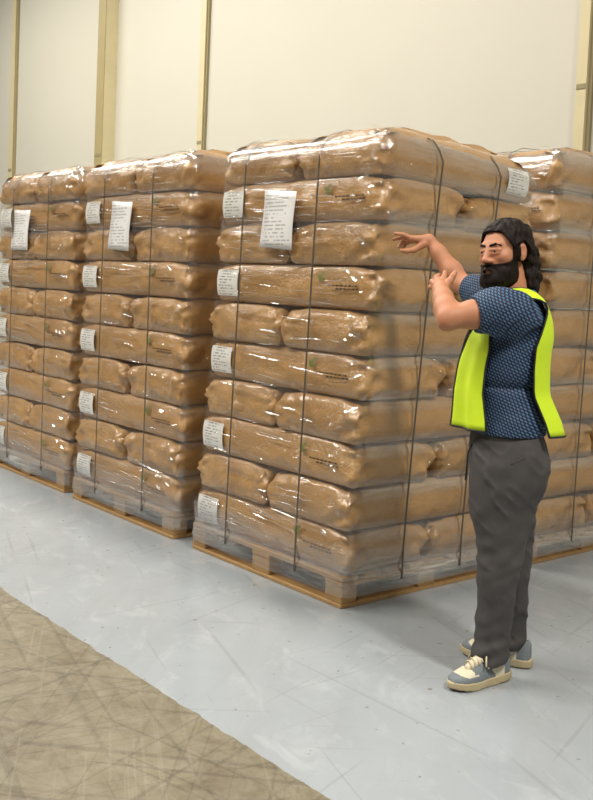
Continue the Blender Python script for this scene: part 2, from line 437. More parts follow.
ORD = ['bottom', 'second', 'third', 'fourth', 'fifth', 'sixth', 'seventh', 'eighth', 'ninth', 'top']
BX, BY = 1.24, 1.12                   # footprint of the load
def layer_shift(st, k):
    lx, ly = st['lean']; f = k/9.0
    rr = random.Random(st['seed']*100+k)
    return (lx*f**1.2 + rr.uniform(-0.008, 0.008), ly*f**1.2 + rr.uniform(-0.008, 0.008))
Z0 = 0.144
def build_stack(st):
    X0, Y0 = st['o']          # near corner (max x, min y)
    rr = random.Random(st['seed'])
    where = st['where']
    for k in range(10):
        sx, sy = layer_shift(st, k); z = Z0+0.001+k*LAYER*st.get('hs', 1.0)
        odd = (k % 2 == 0)    # bottom layer: long sides along the row
        for j in range(2):
            if odd:
                cx, cy, rz = X0+0.02-BX/2, Y0+BY*(0.25+0.5*j), (0 if j == 0 else math.pi)
                pos = 'front' if j == 0 else 'rear'
            else:
                cx, cy, rz = X0+0.02-BX*(0.25+0.5*j), Y0+BY/2, (math.pi/2 if j == 0 else -math.pi/2)
                pos = 'right' if j == 0 else 'left'
            e = empty('paper_sack', (cx+sx+rr.uniform(-.004, .004), cy+sy+rr.uniform(-.004, .004), z), rz+rr.uniform(-.008, .008))
            me = (TOPS[(k+j+st['seed']) % 2] if k == 9 else SACKS[(k*3+j*2+st['seed']) % 6])
            # log-cabin layers: even ones are a touch narrower, so scale is kept at 1
            e.scale = (BX/SL, 0.542/SW, 1) if odd else (1.12/SL, 0.602/SW, 1)
            if st.get('sag'):
                # the far end of the two upper layers has settled
                if k == 8 and j == 1: e.scale.z = 0.80
                if k == 9:
                    e.scale.x = 1.07/SL; e.location.y -= 0.02; e.location.z -= 0.024
                    e.rotation_euler = (Matrix.Rotation(-0.048, 4, 'X') @ Matrix.Rotation(e.rotation_euler.z, 4, 'Z')).to_euler()
            add('sack_body', me, e)
            if pos in ('front', 'right'):
                s = add('label_sticker', LABEL_TOP_ME if k == 9 else LABEL_ME, e); s['label'] = 'white printed sticker'
                if pos == 'right': s.location.x = 0; s.scale.x = 1; s.location = (0.89, 0, 0)
            if pos == 'front':
                g = add('leaf_logo', LEAF_ME, e); g['label'] = 'small green leaf print'
                t_ = add('printed_text', PRINT_ME, e); t_['label'] = 'small dark printed words'
            lay = ORD[k]+' layer from the floor' if 0 < k < 9 else ORD[k]+' layer'
            tag(e, 'brown paper sack, %s in %s of %s' % (pos, lay, where), 'sack', 'sacks in '+where)

# ------------------------------------------------------------------ pallets
def build_pallet(st):
    X0, Y0 = st['o']; e = empty('wooden_pallet', (X0, Y0, 0))
    A, B = 1.22, BY+0.02
    def bx(name, x0, x1, y0, y1, z0, z1):
        add(name, box_mesh(name, (x0, y0, z0), (x1, y1, z1), M['wood'], 0.003), e)
    for y0 in (0, B/2-0.05, B-0.1): bx('bottom_board', -A, 0, y0, y0+0.1, 0.0, 0.02)
    for x0 in (-A, -0.1): bx('bottom_board', x0, x0+0.1, 0.1, B/2-0.05, 0.0, 0.02); bx('bottom_board', x0, x0+0.1, B/2+0.05, B-0.1, 0.0, 0.02)
    for x0, x1 in ((-A, -A+0.12), (-A/2-0.07, -A/2+0.07), (-0.12, 0)):
        for y0, y1 in ((0, 0.1), (B/2-0.06, B/2+0.06), (B-0.1, B)):
            bx('block', x0+0.002, x1-0.002, y0+0.002, y1-0.002, 0.0205, 0.0995)
        bx('stringer_board', x0, x1, 0, B, 0.10, 0.12)
    nb = 8
    for k in range(nb):
        y0 = k*(B-0.1)/(nb-1); bx('deck_board', -A, 0, y0, y0+0.1, 0.1205, 0.1435)
    tag(e, 'pine block pallet carrying '+st['where'], 'pallet', 'wooden pallets under the stacks')

# ------------------------------------------------------------------ stretch film
def load_outline(st, z):
    """outline centre shift of the load at height z"""
    k = max(0.0, min(9.0, (z-Z0)/LAYER-0.5)); f = k/9.0
    return st['lean'][0]*f**1.2, st['lean'][1]*f**1.2
def sag(st, y, z):
    return -st.get('sag', 0.0)*min(1.0, max(0.0, (z-1.82)/0.30))*max(0.0, y)/BY
def film_strip(st, name, zs, ins, cover, seed, parent, rad=0.085, grow=0.0):
    P, N = outline(BX+2*grow, BY+2*grow, rad, 22)
    k_layer = round((zs[len(zs)//2]-Z0)/LAYER)
    n = len(P); V = []; F = []; cov = []
    X0, Y0 = st['o']
    for i, z in enumerate(zs):
        dx, dy = load_outline(st, z)
        nz = noise3(np.c_[P*3.0, np.full(n, z*30)], seed)*0.004
        wob = noise3(np.c_[P*1.3, np.full(n, 0.0)], seed+3)*0.010
        p = P - N*(ins[i]-nz)[:, None] if np.ndim(ins[i]) else P - N*ins[i] + N*nz[:, None]
        for k in range(n):
            V.append((p[k, 0]-BX/2+0.02+dx, p[k, 1]+BY/2+dy, z+sag(st, p[k, 1]+BY/2, z)+wob[k]*(1 if 0 < i < len(zs)-1 or z > 0.2 else 0.6)))
            side = np.interp(N[k, 0], [-0.5, 0.5, 1.0], [0.30, 0.40, 1.0] if k_layer < 8 else [0.7, 0.7, 1.0]) if name == 'film_band' else 1.0
            cov.append(side*cover[i]*(0.75+0.5*float(noise3(np.array([p[k, 0]*2.5, p[k, 1]*2.5, z*9.0]), seed+7))))
    for i in range(len(zs)-1):
        for k in range(n):
            k2 = (k+1) % n
            F.append((i*n+k, i*n+k2, (i+1)*n+k2, (i+1)*n+k))
    me = mesh(name, V, F, M['film'], True)
    a = me.attributes.new('cover', 'FLOAT', 'POINT'); a.data.foreach_set('value', np.clip(cov, 0, 1).astype(np.float32))
    return add(name, me, parent)
def build_film(st):
    X0, Y0 = st['o']
    e = empty('stretch_film', (X0, Y0, 0))
    tag(e, 'clear stretch film wound around '+st['where'], 'plastic wrap', 'stretch film on the stacks')
    fw = st.get('film', 1.0)
    # skirt that ties the bottom layer to the pallet
    zs = [0.055, 0.085, 0.125, 0.16, 0.20, 0.25, 0.30]
    ins = [-0.012, -0.016, -0.014, -0.004, -0.010, -0.016, -0.014]
    film_strip(st, 'film_skirt', zs, ins, [0.6, 1.0, 1.0, 1.0, 0.75, 0.45, 0.0], 3+st['seed'], e, rad=0.05, grow=0.004)
    for k in range(1, 10):
        zv = Z0+k*LAYER*st.get('hs', 1.0); h = 0.062
        zs = [zv-h, zv-h*0.6, zv-h*0.2, zv+h*0.2, zv+h*0.6, zv+h]
        c = 0.62*fw if k not in (8, 9) else 0.68*fw
        film_strip(st, 'film_band', zs, [-0.012, -0.008, -0.002, -0.002, -0.008, -0.012], [0.0, c*0.7, c, c, c*0.7, 0.0], 10*k+st['seed'], e)

    zt = Z0+10*LAYER*st.get('hs', 1.0)
    film_strip(st, 'film_crown', [zt-0.13, zt-0.085, zt-0.05, zt-0.022, zt+0.004, zt+0.022, zt+0.034, zt+0.040], [-0.014, -0.012, 0.002, 0.024, 0.062, 0.110, 0.16, 0.22],
               [0.0, 0.4, 0.65, 0.8, 0.85, 0.7, 0.4, 0.0], 77+st['seed'], e)
    # taut creases of the film: slim ribs added and tilted to catch lamp glints on the aisle face and round the near corner
    rr = random.Random(900+st['seed']); V = []; F = []; cov = []
    hs = st.get('hs', 1.0)
    def rib(x, z, ln, ht, tilt, slope, corner=False):
        b0 = len(V); n = 6
        for i in range(n+1):
            f = i/n-0.5; taper = (1-(2*abs(f))**2)*0.9+0.1
            xx = x+ln*f; zz = z+ln*f*slope
            dx, dy = load_outline(st, zz)
            wv = ((zz-Z0)/(LAYER*hs)) % 1.0*2-1
            yy = -0.016+0.35*float(inset(np.array(wv)))+dy
            if corner and xx > -0.05: yy += (xx+0.05)**2*8
            hh = ht*taper
            V.append((xx+dx, yy-hh*math.sin(tilt)*0.5, zz-hh*math.cos(tilt)*0.5)); V.append((xx+dx, yy+hh*math.sin(tilt)*0.5, zz+hh*math.cos(tilt)*0.5))
            cov.extend([0.75*taper]*2)
        for i in range(n):
            q = b0+i*2; F.append((q, q+2, q+3, q+1))
    for _ in range(170):
        zz = rr.uniform(0.20, 2.14) if rr.random() < 0.6 else rr.choice([0.28, 1.5, 1.75, 1.85, 1.95])+rr.uniform(-0.06, 0.06)
        ln = rr.choice([rr.uniform(0.05, 0.16), rr.uniform(0.15, 0.40)])
        rib(rr.uniform(-1.12+ln/2, -0.08-ln/2), zz, ln, rr.uniform(0.003, 0.009), math.radians(rr.uniform(28, 58)), rr.uniform(-0.10, 0.04))
    for k in range(10):
        for _ in range(7):
            rib(rr.uniform(-0.16, -0.02), Z0+(k+rr.uniform(0.35, 0.95))*LAYER*hs, rr.uniform(0.02, 0.06), rr.uniform(0.006, 0.016), math.radians(rr.uniform(25, 60)), rr.uniform(-0.6, 0.6), True)
    me = mesh('film_crease', V, F, M['film'], True)
    a = me.attributes.new('cover', 'FLOAT', 'POINT'); a.data.foreach_set('value', np.clip(cov, 0, 1).astype(np.float32))
    add('film_crease', me, e)['kind'] = 'stuff'

# ------------------------------------------------------------------ straps
def build_straps(st):
    X0, Y0 = st['o']; top = Z0+10*LAYER*st.get('hs', 1.0)+0.005
    words = {('y', 0): 'left strap on the aisle side', ('y', 1): 'right strap on the aisle side', ('x', 0): 'near strap on the right side', ('x', 1): 'far strap on the right side'}
    def ribbon(path, wdir, name, label):
        # path: list of (point, outward normal)
        V = []; F = []; hw = 0.0055
        for (p, nn) in path:
            p = (p[0], p[1], p[2]+sag(st, p[1], p[2]))
            for s in (-1, 1): V.append(tuple(np.array(p)+s*hw*wdir))
            for s in (1, -1): V.append(tuple(np.array(p)+s*hw*wdir-0.0015*np.array(nn)))
        c = len(path)
        for i in range(c-1):
            for q in range(4):
                q2 = (q+1) % 4
                F.append((i*4+q, i*4+q2, (i+1)*4+q2, (i+1)*4+q))
        o = add(name, mesh(name, V, F, M['strap']), None, (X0, Y0, 0))
        tag(o, label, 'strap', 'dark straps on the stacks')
    for which, fr in (('y', 0.285), ('y', 0.745), ('x', 0.31), ('x', 0.68)):
        idx = 0 if fr < 0.5 else 1
        path = []
        zs = [0.10]+[Z0+(k+0.5)*LAYER for k in range(10)]
        mids = []
        for z in zs:
            dx, dy = load_outline(st, z)
            mids.append((z*st.get('hs', 1.0), dx, dy))
        off = 0.022
        if which == 'y':
            x = -BX*(1-fr)
            mids = [(z, dx*0.4, dy) for z, dx, dy in mids]
            path = [((x+dx, -off+dy, z), (0, -1, 0)) for z, dx, dy in mids]
            z, dx, dy = mids[-1]
            path += [((x+dx, 0.006+dy, z+0.06), (0, -0.9, 0.4)), ((x+dx, 0.050+dy, z+0.108), (0, -0.7, 0.7)), ((x+dx, 0.15+dy, top+0.040), (0, -0.2, 1)), ((x+dx, BY/2+dy, top+0.062), (0, 0, 1)), ((x+dx, BY-0.14+dy, top+0.042), (0, 0.2, 1)), ((x+dx, BY-0.035+dy, z+0.118), (0, 0.7, 0.7))]
            path += [((x+dx, BY+off+dy, z), (0, 1, 0)) for z, dx, dy in mids[::-1]]
            wd = np.array([1.0, 0, 0])
        else:
            y = BY*fr
            path = [((off+0.02+dx, y+dy, z), (1, 0, 0)) for z, dx, dy in mids]
            z, dx, dy = mids[-1]
            path += [((0.014+dx, y+dy, z+0.06), (0.9, 0, 0.4)), ((-0.030+dx, y+dy, z+0.108), (0.7, 0, 0.7)), ((-0.13+dx, y+dy, top+0.040), (0.2, 0, 1)), ((-BX/2+dx, y+dy, top+0.062), (0, 0, 1)), ((-BX+0.14+dx, y+dy, top+0.042), (-0.2, 0, 1)), ((-BX+0.035+dx, y+dy, z+0.118), (-0.7, 0, 0.7))]
            path += [((-BX-off+dx, y+dy, z), (-1, 0, 0)) for z, dx, dy in mids[::-1]]
            wd = np.array([0, 1.0, 0])
        ribbon(path, wd, 'strap', 'dark vertical strap, %s of %s' % (words[(which, idx)], st['where']))

STEP = 1.22+0.20
STACKS = [dict(o=(0.0, 0.0), lean=(0.125, 0.0), sag=0.075, seed=1, where='the large near stack'),
          dict(o=(-STEP, 0.0), lean=(0.01, 0.0), seed=2, where='the stack second from left'),
          dict(o=(-2*STEP+0.03, 0.02), lean=(0.0, 0.0), seed=3, where='the leftmost stack'),
          dict(o=(0.0, 1.36), lean=(0.04, 0.0), hs=1.035, seed=4, where='the stack behind the man')]
for st in STACKS:
    build_pallet(st); build_stack(st); build_film(st); build_straps(st)

# paper sheets taped to the film
def sheet(st, us, label, y_off):
    (x0, z1), (x1, z1b), (x0b, z0), (x1b, z0b) = us
    V = []; F = []; nx, nz = 4, 8
    for j in range(nz+1):
        f = j/nz
        for i in range(nx+1):
            g = i/nx
            x = (x0*(1-g)+x1*g)*(1-f)+(x0b*(1-g)+x1b*g)*f
            z = (z1*(1-g)+z1b*g)*(1-f)+(z0*(1-g)+z0b*g)*f
            _, dy = load_outline(st, z)
            V.append((x, y_off+dy+0.004*math.sin(f*5+g*2), z))
    for j in range(nz):
        for i in range(nx):
            a = j*(nx+1)+i; F.append((a, a+nx+1, a+nx+2, a+1))
    o = add('paper_sheet', mesh('paper_sheet', V, F, M['sheet'], True))
    md = o.modifiers.new('thick', 'SOLIDIFY'); md.thickness = 0.0008
    tag(o, label, 'paper', 'paper sheets on the stacks')
def sheet_px(st, pxs, label, y_off):
    us = []
    for (u, v) in pxs:
        p = on_y(u, v, st['o'][1]+y_off); us.append((p[0], p[2]))
    sheet(st, us, label, st['o'][1]+y_off)
#S
sheet_px(STACKS[0], [(265, 190), (296, 191), (260, 247), (291, 250)], 'white printed paper sheet taped to the large near stack', -0.02)
sheet_px(STACKS[1], [(112, 201), (132, 202), (108, 249), (128, 251)], 'white printed paper sheet on the stack second from left', -0.02)
sheet_px(STACKS[2], [(14, 210), (30, 210), (11, 250), (27, 250)], 'white printed paper sheet on the leftmost stack', -0.02)
# ------------------------------------------------------------------ signed-distance modelling tools
class Field:
    def __init__(s, lo, hi, h):
        s.lo = np.array(lo, float); s.h = h
        s.n = np.ceil((np.array(hi)-s.lo)/h).astype(int)+1
        s.F = np.full(s.n, 1.0, np.float32)
    def box(s, lo, hi):
        a = np.clip(np.floor((np.array(lo)-s.lo)/s.h).astype(int), 0, s.n-1)
        b = np.clip(np.ceil((np.array(hi)-s.lo)/s.h).astype(int)+1, 1, s.n)
        sl = tuple(slice(x, y) for x, y in zip(a, b))
        ax = [s.lo[i]+s.h*np.arange(a[i], b[i]) for i in range(3)]
        return sl, np.stack(np.meshgrid(*ax, indexing='ij'), -1)
    def put(s, sl, d, k, op):
        A = s.F[sl]
        if d.size == 0: return
        if op == '+':
            hh = np.clip(0.5+0.5*(A-d)/k, 0, 1); s.F[sl] = A*(1-hh)+d*hh-k*hh*(1-hh)
        elif op == '-':
            d = -d; hh = np.clip(0.5-0.5*(A-d)/k, 0, 1); s.F[sl] = A*(1-hh)+d*hh+k*hh*(1-hh)
    def cone(s, p0, p1, r0, r1, k=0.015, op='+'):
        p0 = np.array(p0, float); p1 = np.array(p1, float); m = max(r0, r1)+k*1.5+2*s.h
        sl, X = s.box(np.minimum(p0, p1)-m, np.maximum(p0, p1)+m)
        ab = p1-p0; t = np.clip(((X-p0)@ab)/max(ab@ab, 1e-9), 0, 1)
        d = np.linalg.norm(X-p0-t[..., None]*ab, axis=-1)-(r0+(r1-r0)*t)
        s.put(sl, d, k, op)
    def chain(s, pts, rs, k=0.012, op='+'):
        for a, b, ra, rb in zip(pts[:-1], pts[1:], rs[:-1], rs[1:]): s.cone(a, b, ra, rb, k, op)
    def ell(s, c, r, k=0.015, op='+', rot=None):
        c = np.array(c, float); r = np.array(r, float); m = r.max()+k*1.5+2*s.h
        sl, X = s.box(c-m, c+m); Y = X-c
        if rot is not None: Y = Y@rot
        q = np.linalg.norm(Y/r, axis=-1); g = np.linalg.norm(Y/(r*r), axis=-1)
        d = q*(q-1)/np.maximum(g, 1e-6)
        s.put(sl, d, k, op)
    def tube(s, secs, k=0.03, op='+', pw=2.0, cap=0.02):
        """secs: (z, ca, cl, ra, rl) elliptical sections stacked along z"""
        secs = sorted(secs); S = np.array(secs); m = S[:, 3:].max()+k+3*s.h
        lo = np.array([(S[:, 1]-S[:, 3]).min(), (S[:, 2]-S[:, 4]).min(), S[0, 0]])-k-0.03
        hi = np.array([(S[:, 1]+S[:, 3]).max(), (S[:, 2]+S[:, 4]).max(), S[-1, 0]])+k+0.03
        sl, X = s.box(lo, hi); z = X[0, 0, :, 2]
        # smooth interpolation of the sections
        def ip(col):
            zz = np.clip(z, S[0, 0], S[-1, 0]); y = S[:, col]; x = S[:, 0]
            mm = np.gradient(y, x) if len(x) > 2 else np.full(len(x), (y[-1]-y[0])/(x[-1]-x[0]))
            i = np.clip(np.searchsorted(x, zz)-1, 0, len(x)-2); hgt = x[i+1]-x[i]; t = (zz-x[i])/hgt
            return ((1+2*t)*(1-t)**2*y[i]+t*(1-t)**2*hgt*mm[i]+t*t*(3-2*t)*y[i+1]+t*t*(t-1)*hgt*mm[i+1])
        ca, cl, ra, rl = (ip(c) for c in (1, 2, 3, 4))
        q = (np.abs((X[..., 0]-ca)/ra)**pw+np.abs((X[..., 1]-cl)/rl)**pw)**(1/pw)
        d = (q-1)*np.minimum(ra, rl)
        d = np.maximum(d, np.maximum(S[0, 0]-X[..., 2], X[..., 2]-S[-1, 0]))
        s.put(sl, d, k, op)
    def grid(s):
        return np.stack(np.meshgrid(*[s.lo[i]+s.h*np.arange(s.n[i]) for i in range(3)], indexing='ij'), -1)
    def nets(s):
        F = s.F; n = s.n; neg = F < 0
        c = np.zeros(n-1, np.int8)
        for i in (0, 1):
            for j in (0, 1):
                for k in (0, 1):
                    c += neg[i:n[0]-1+i, j:n[1]-1+j, k:n[2]-1+k]
        cells = np.argwhere((c > 0) & (c < 8))
        idx = np.full(n-1, -1, np.int64); idx[tuple(cells.T)] = np.arange(len(cells))
        acc = np.zeros((len(cells), 3)); cnt = np.zeros(len(cells))
        cor = [(i, j, k) for i in (0, 1) for j in (0, 1) for k in (0, 1)]
        val = {q: F[cells[:, 0]+q[0], cells[:, 1]+q[1], cells[:, 2]+q[2]] for q in cor}
        for q in cor:
            for ax in range(3):
                if q[ax] == 0:
                    r = list(q); r[ax] = 1; r = tuple(r)
                    a, b = val[q], val[r]; mk = (a < 0) != (b < 0)
                    t = np.where(mk, a/np.where(mk, a-b, 1), 0)
                    p = np.tile(np.array(q, float), (len(cells), 1)); p[:, ax] = t
                    acc[mk] += p[mk]; cnt[mk] += 1
        V = s.lo+s.h*(cells+acc/np.maximum(cnt, 1)[:, None])
        faces = []
        for ax in range(3):
            o1, o2 = (ax+1) % 3, (ax+2) % 3
            sa = [slice(None)]*3; sb = [slice(None)]*3; sa[ax] = slice(0, -1); sb[ax] = slice(1, None)
            A = neg[tuple(sa)]; B = neg[tuple(sb)]
            E = np.argwhere(A != B)
            E = E[(E[:, o1] > 0) & (E[:, o2] > 0) & (E[:, o1] < n[o1]-1) & (E[:, o2] < n[o2]-1)]
            fl_ = A[tuple(E.T)]
            def cell(d1, d2):
                q = E.copy(); q[:, o1] -= d1; q[:, o2] -= d2; return idx[tuple(q.T)]
            Q = np.stack([cell(1, 1), cell(0, 1), cell(0, 0), cell(1, 0)], 1)
            Q[~fl_] = Q[~fl_][:, ::-1]
            faces.append(Q)
        Q = np.concatenate(faces); Q = Q[(Q >= 0).all(1)]
        # light Laplacian relaxation
        return V, Q
def relax(V, Q, it=2, f=0.5):
    e = np.concatenate([Q[:, [0, 1]], Q[:, [1, 2]], Q[:, [2, 3]], Q[:, [3, 0]]]); e = np.concatenate([e, e[:, ::-1]])
    for _ in range(it):
        S = np.zeros_like(V); c = np.zeros(len(V))
        np.add.at(S, e[:, 0], V[e[:, 1]]); np.add.at(c, e[:, 0], 1)
        V = V+f*(S/np.maximum(c, 1)[:, None]-V)
    return V
def fast_mesh(name, V, Q, mats, mat_idx=None, smooth=True):
    me = bpy.data.meshes.new(name)
    me.vertices.add(len(V)); me.vertices.foreach_set('co', np.asarray(V, np.float32).ravel())
    me.loops.add(Q.size); me.loops.foreach_set('vertex_index', Q.astype(np.int32).ravel())
    me.polygons.add(len(Q)); me.polygons.foreach_set('loop_start', np.arange(0, Q.size, Q.shape[1], dtype=np.int32))
    for m_ in mats: me.materials.append(m_)
    if mat_idx is not None: me.polygons.foreach_set('material_index', np.asarray(mat_idx, np.int32))
    me.polygons.foreach_set('use_smooth', np.full(len(Q), smooth))
    me.update(calc_edges=True); me.validate()
    return me

# ------------------------------------------------------------------ the man
def m_skin():
    t = NT('skin'); v = t.coord()
    at = t.n('ShaderNodeAttribute'); at.attribute_name = 'flush'
    c = t.mix(t.noise(v, 14, 4), srgb(190, 132, 98), srgb(172, 114, 82))
    c = t.mix(at.outputs['Fac'], c, srgb(176, 98, 84))
    b = t.pbr(c, 0.56, t.bump(t.noise(v, 160, 2), 0.06))
    b.inputs['Subsurface Weight'].default_value = 0.12; b.inputs['Subsurface Radius'].default_value = (0.012, 0.005, 0.003); b.inputs['Subsurface Scale'].default_value = 0.6
    return t.done(b)
def m_hair():
    t = NT('dark_brown_hair')
    v = t.coord(scale=(1, 1, 0.25))
    st = t.noise(v, 130, 3, 0.6, 0.6)
    c = t.mix(st, srgb(14, 9, 7), srgb(34, 22, 17))
    return t.done(t.pbr(c, 0.55, t.bump(st, 0.6, 0.004), Specular_IOR_Level=0.15))
def m_shirt():
    t = NT('navy_dash_knit')
    v = t.coord(rot=(0, 0.35, 0))
    sx = t.n('ShaderNodeSeparateXYZ'); t.set(sx, 0, v)
    row = t.math('MULTIPLY', sx.outputs['Z'], 95.0); ri = t.math('FLOOR', row); rf = t.math('FRACT', row)
    # horizontal distance follows both local axes so that the dashes run round the body
    u = t.math('SUBTRACT', sx.outputs['X'], t.math('MULTIPLY', sx.outputs['Y'], 0.6))
    cc = t.math('ADD', t.math('MULTIPLY', u, 62.0), t.math('MULTIPLY', ri, 0.37)); cf = t.math('FRACT', cc)
    slant = t.math('ABSOLUTE', t.math('SUBTRACT', t.math('SUBTRACT', rf, 0.5), t.math('MULTIPLY', t.math('SUBTRACT', cf, 0.5), 0.45)))
    dash = t.math('MULTIPLY', t.math('LESS_THAN', slant, 0.19), t.math('LESS_THAN', t.math('ABSOLUTE', t.math('SUBTRACT', cf, 0.5)), 0.33))
    c = t.mix(t.math('MULTIPLY', dash, 0.75), srgb(17, 28, 54), srgb(92, 132, 170))
    return t.done(t.pbr(c, 0.75, t.bump(t.noise(v, 220, 2), 0.15, 0.003)))
def m_cloth(name, c0, c1, scale=30, rough=0.8):
    t = NT(name); v = t.coord()
    f = t.noise(v, scale, 4, 0.65)
    return t.done(t.pbr(t.mix(f, c0, c1), rough, t.bump(t.noise(v, 320, 2), 0.2, 0.002)))
M.update(skin=m_skin(), hair=m_hair(), shirt=m_shirt(),
         trouser=m_cloth('charcoal_cotton', srgb(54, 52, 52), srgb(74, 70, 68), 9),
         hivis=m_cloth('yellow_hivis_mesh', srgb(196, 226, 22), srgb(206, 232, 40), 90, 0.7),
         piping=m_cloth('black_piping', srgb(22, 24, 24), srgb(34, 34, 34)),
         eye=m_plain('eye_white', srgb(150, 138, 128), 0.4), iris=m_plain('dark_iris', srgb(38, 24, 16), 0.2),
         rubber=m_cloth('worn_cream_rubber', srgb(196, 182, 148), srgb(160, 142, 104), 25, 0.6),
         cream=m_cloth('cream_leather', srgb(222, 214, 190), srgb(204, 192, 162), 22, 0.5),
         suede=m_cloth('grey_suede', srgb(104, 112, 118), srgb(128, 134, 136), 40, 0.9),
         lace=m_cloth('cream_laces', srgb(222, 208, 178), srgb(200, 184, 150), 60))

MAN = np.array([0.86, -0.01, 0.0])
FWD = np.array([-0.637, -0.770, 0.0]); FWD /= np.linalg.norm(FWD)
LFT = np.array([-FWD[1], FWD[0], 0.0])
MAN_RZ = math.atan2(FWD[1], FWD[0])
def J(u, v, l):
    """pixel to the man's own frame (forward, left, up), on the plane l to his left"""
    D = ray(u, v); t = (l-(CAM-MAN)@LFT)/(D@LFT); P = CAM+t*D-MAN
    return np.array([P@FWD, P@LFT, P[2]])
man = empty('person', tuple(MAN), MAN_RZ)
tag(man, 'bearded man in navy shirt and yellow hi-vis vest touching the near stack', 'person')

# --- body: torso core, neck, arms, hands
shL = J(507, 309, 0.175); elL = J(449, 318, 0.215); wrL = J(441, 291, 0.075)
shR = J(497, 300, -0.165); elR = J(461, 284, -0.35); wrR = J(429, 240, -0.45)
neck0 = J(516, 292, 0.0); hc = J(505.5, 252, 0.0)
B = Field((-0.30, -0.66, 0.85), (0.62, 0.36, 1.80), 0.0045)
B.tube([(0.88, -0.02, 0, 0.10, 0.14), (1.1, -0.005, 0, 0.095, 0.125), (1.3, -0.01, 0, 0.10, 0.15), (1.42, -0.02, 0, 0.075, 0.14), (1.47, -0.02, 0, 0.05, 0.07)], 0.02)
B.chain([neck0-np.array([0, 0, 0.05]), hc+np.array([-0.015, 0, -0.06])], [0.066, 0.056], 0.03)
B.chain([shL, shL*0.4+elL*0.6, elL], [0.056, 0.050, 0.041], 0.02)
dL = wrL-elL
B.chain([elL, elL+dL*0.3, elL+dL*0.7, wrL], [0.041, 0.044, 0.036, 0.028], 0.02)
B.chain([shR, shR*0.4+elR*0.6, elR], [0.054, 0.047, 0.040], 0.02)
dR = wrR-elR
B.chain([elR, elR+dR*0.28, elR+dR*0.7, wrR], [0.040, 0.043, 0.032, 0.025], 0.02)
B.ell(elL+np.array([0.012, 0.01, -0.018]), (0.026, 0.026, 0.026), 0.02)     # elbow point
# right hand: palm turned down, fingers pinched forward
lr = -0.455
def H(pts, l0, l1): return [J(u, v, l0+(l1-l0)*i/(len(pts)-1)) for i, (u, v) in enumerate(pts)]
kn = J(411, 238.5, lr)
for dl, (du, dv) in zip((0.030, 0.010, -0.010, -0.028), ((0, 0), (0, 0), (0.5, 1), (2, 2))):
    B.cone(wrR+np.array([0, dl*0.5, 0]), J(411+du, 238.5+dv, lr+dl), 0.019, 0.0125, 0.014)
B.chain(H([(411, 238), (403, 234.5), (395.5, 233.5)], lr+0.03, lr+0.035), [0.0115, 0.0095, 0.0078], 0.005)
B.chain(H([(411, 239), (402, 237.5), (393.5, 239.5)], lr+0.010, lr+0.012), [0.0118, 0.0098, 0.0080], 0.005)
B.chain(H([(411.5, 240), (403, 241), (399, 247)], lr-0.010, lr-0.004), [0.0113, 0.0092, 0.0076], 0.005)
B.chain(H([(413, 241), (406, 243.5), (403, 248.5)], lr-0.028, lr-0.014), [0.0102, 0.0084, 0.0070], 0.005)
B.chain(H([(424, 244), (414, 250), (407, 251), (401.5, 250.5)], lr+0.03, lr+0.05), [0.017, 0.0125, 0.0105, 0.0085], 0.008)
# left hand: clasps the right elbow, index and thumb pointing up
pl = J(440, 283.5, 0.045)
B.cone(wrL, pl, 0.027, 0.022, 0.02); B.cone(wrL+np.array([0, -0.02, 0]), J(437, 284, 0.02), 0.022, 0.018, 0.02)
B.chain([J(442, 283, 0.045), J(444, 277, 0.035), J(445, 272, 0.02)], [0.0135, 0.0105, 0.0085], 0.006)
B.chain([J(438, 282, 0.05), J(436, 277.5, 0.03), J(439, 275, 0.0)], [0.0125, 0.0105, 0.0085], 0.005)
B.chain([J(435, 284, 0.045), J(432, 281.5, 0.02), J(435, 280, -0.01)], [0.0120, 0.0100, 0.0082], 0.005)
B.chain([J(434, 287, 0.04), J(430.5, 287, 0.015), J(433, 285.5, -0.01)], [0.0110, 0.0092, 0.0076], 0.005)
B.chain([J(444, 290, 0.06), J(450, 281, 0.055), J(453, 276, 0.05), J(455.5, 272, 0.045)], [0.017, 0.0125, 0.0108, 0.0085], 0.008)
bV, bQ = B.nets(); bV = relax(bV, bQ, 1, 0.4)

# --- head
HY = math.radians(36); HP = math.radians(-3); HRo = math.radians(4)
hf = np.array([math.cos(HY)*math.cos(HP), math.sin(HY)*math.cos(HP), math.sin(HP)])
hl = np.array([-math.sin(HY), math.cos(HY), 0.0]); hu = np.cross(hf, hl)
hl = hl*math.cos(HRo)+hu*math.sin(HRo); hu = np.cross(hf, hl)
HM = np.stack([hf, hl, hu], 1)                    # columns
def head_to_man(P): return np.asarray(P)@HM.T+hc
G = Field((-0.135, -0.115, -0.18), (0.145, 0.115, 0.15), 0.0028)
G.ell((-0.014, 0, 0.030), (0.098, 0.077, 0.084), 0.03)
G.ell((0.035, 0, -0.025), (0.060, 0.062, 0.090), 0.03)
G.ell((0.030, 0, -0.075), (0.058, 0.053, 0.045), 0.03)
G.cone((0.074, -0.010, -0.108), (0.074, 0.010, -0.108), 0.020, 0.020, 0.02)
G.cone((0.080, -0.036, 0.024), (0.080, 0.036, 0.024), 0.012, 0.012, 0.014)
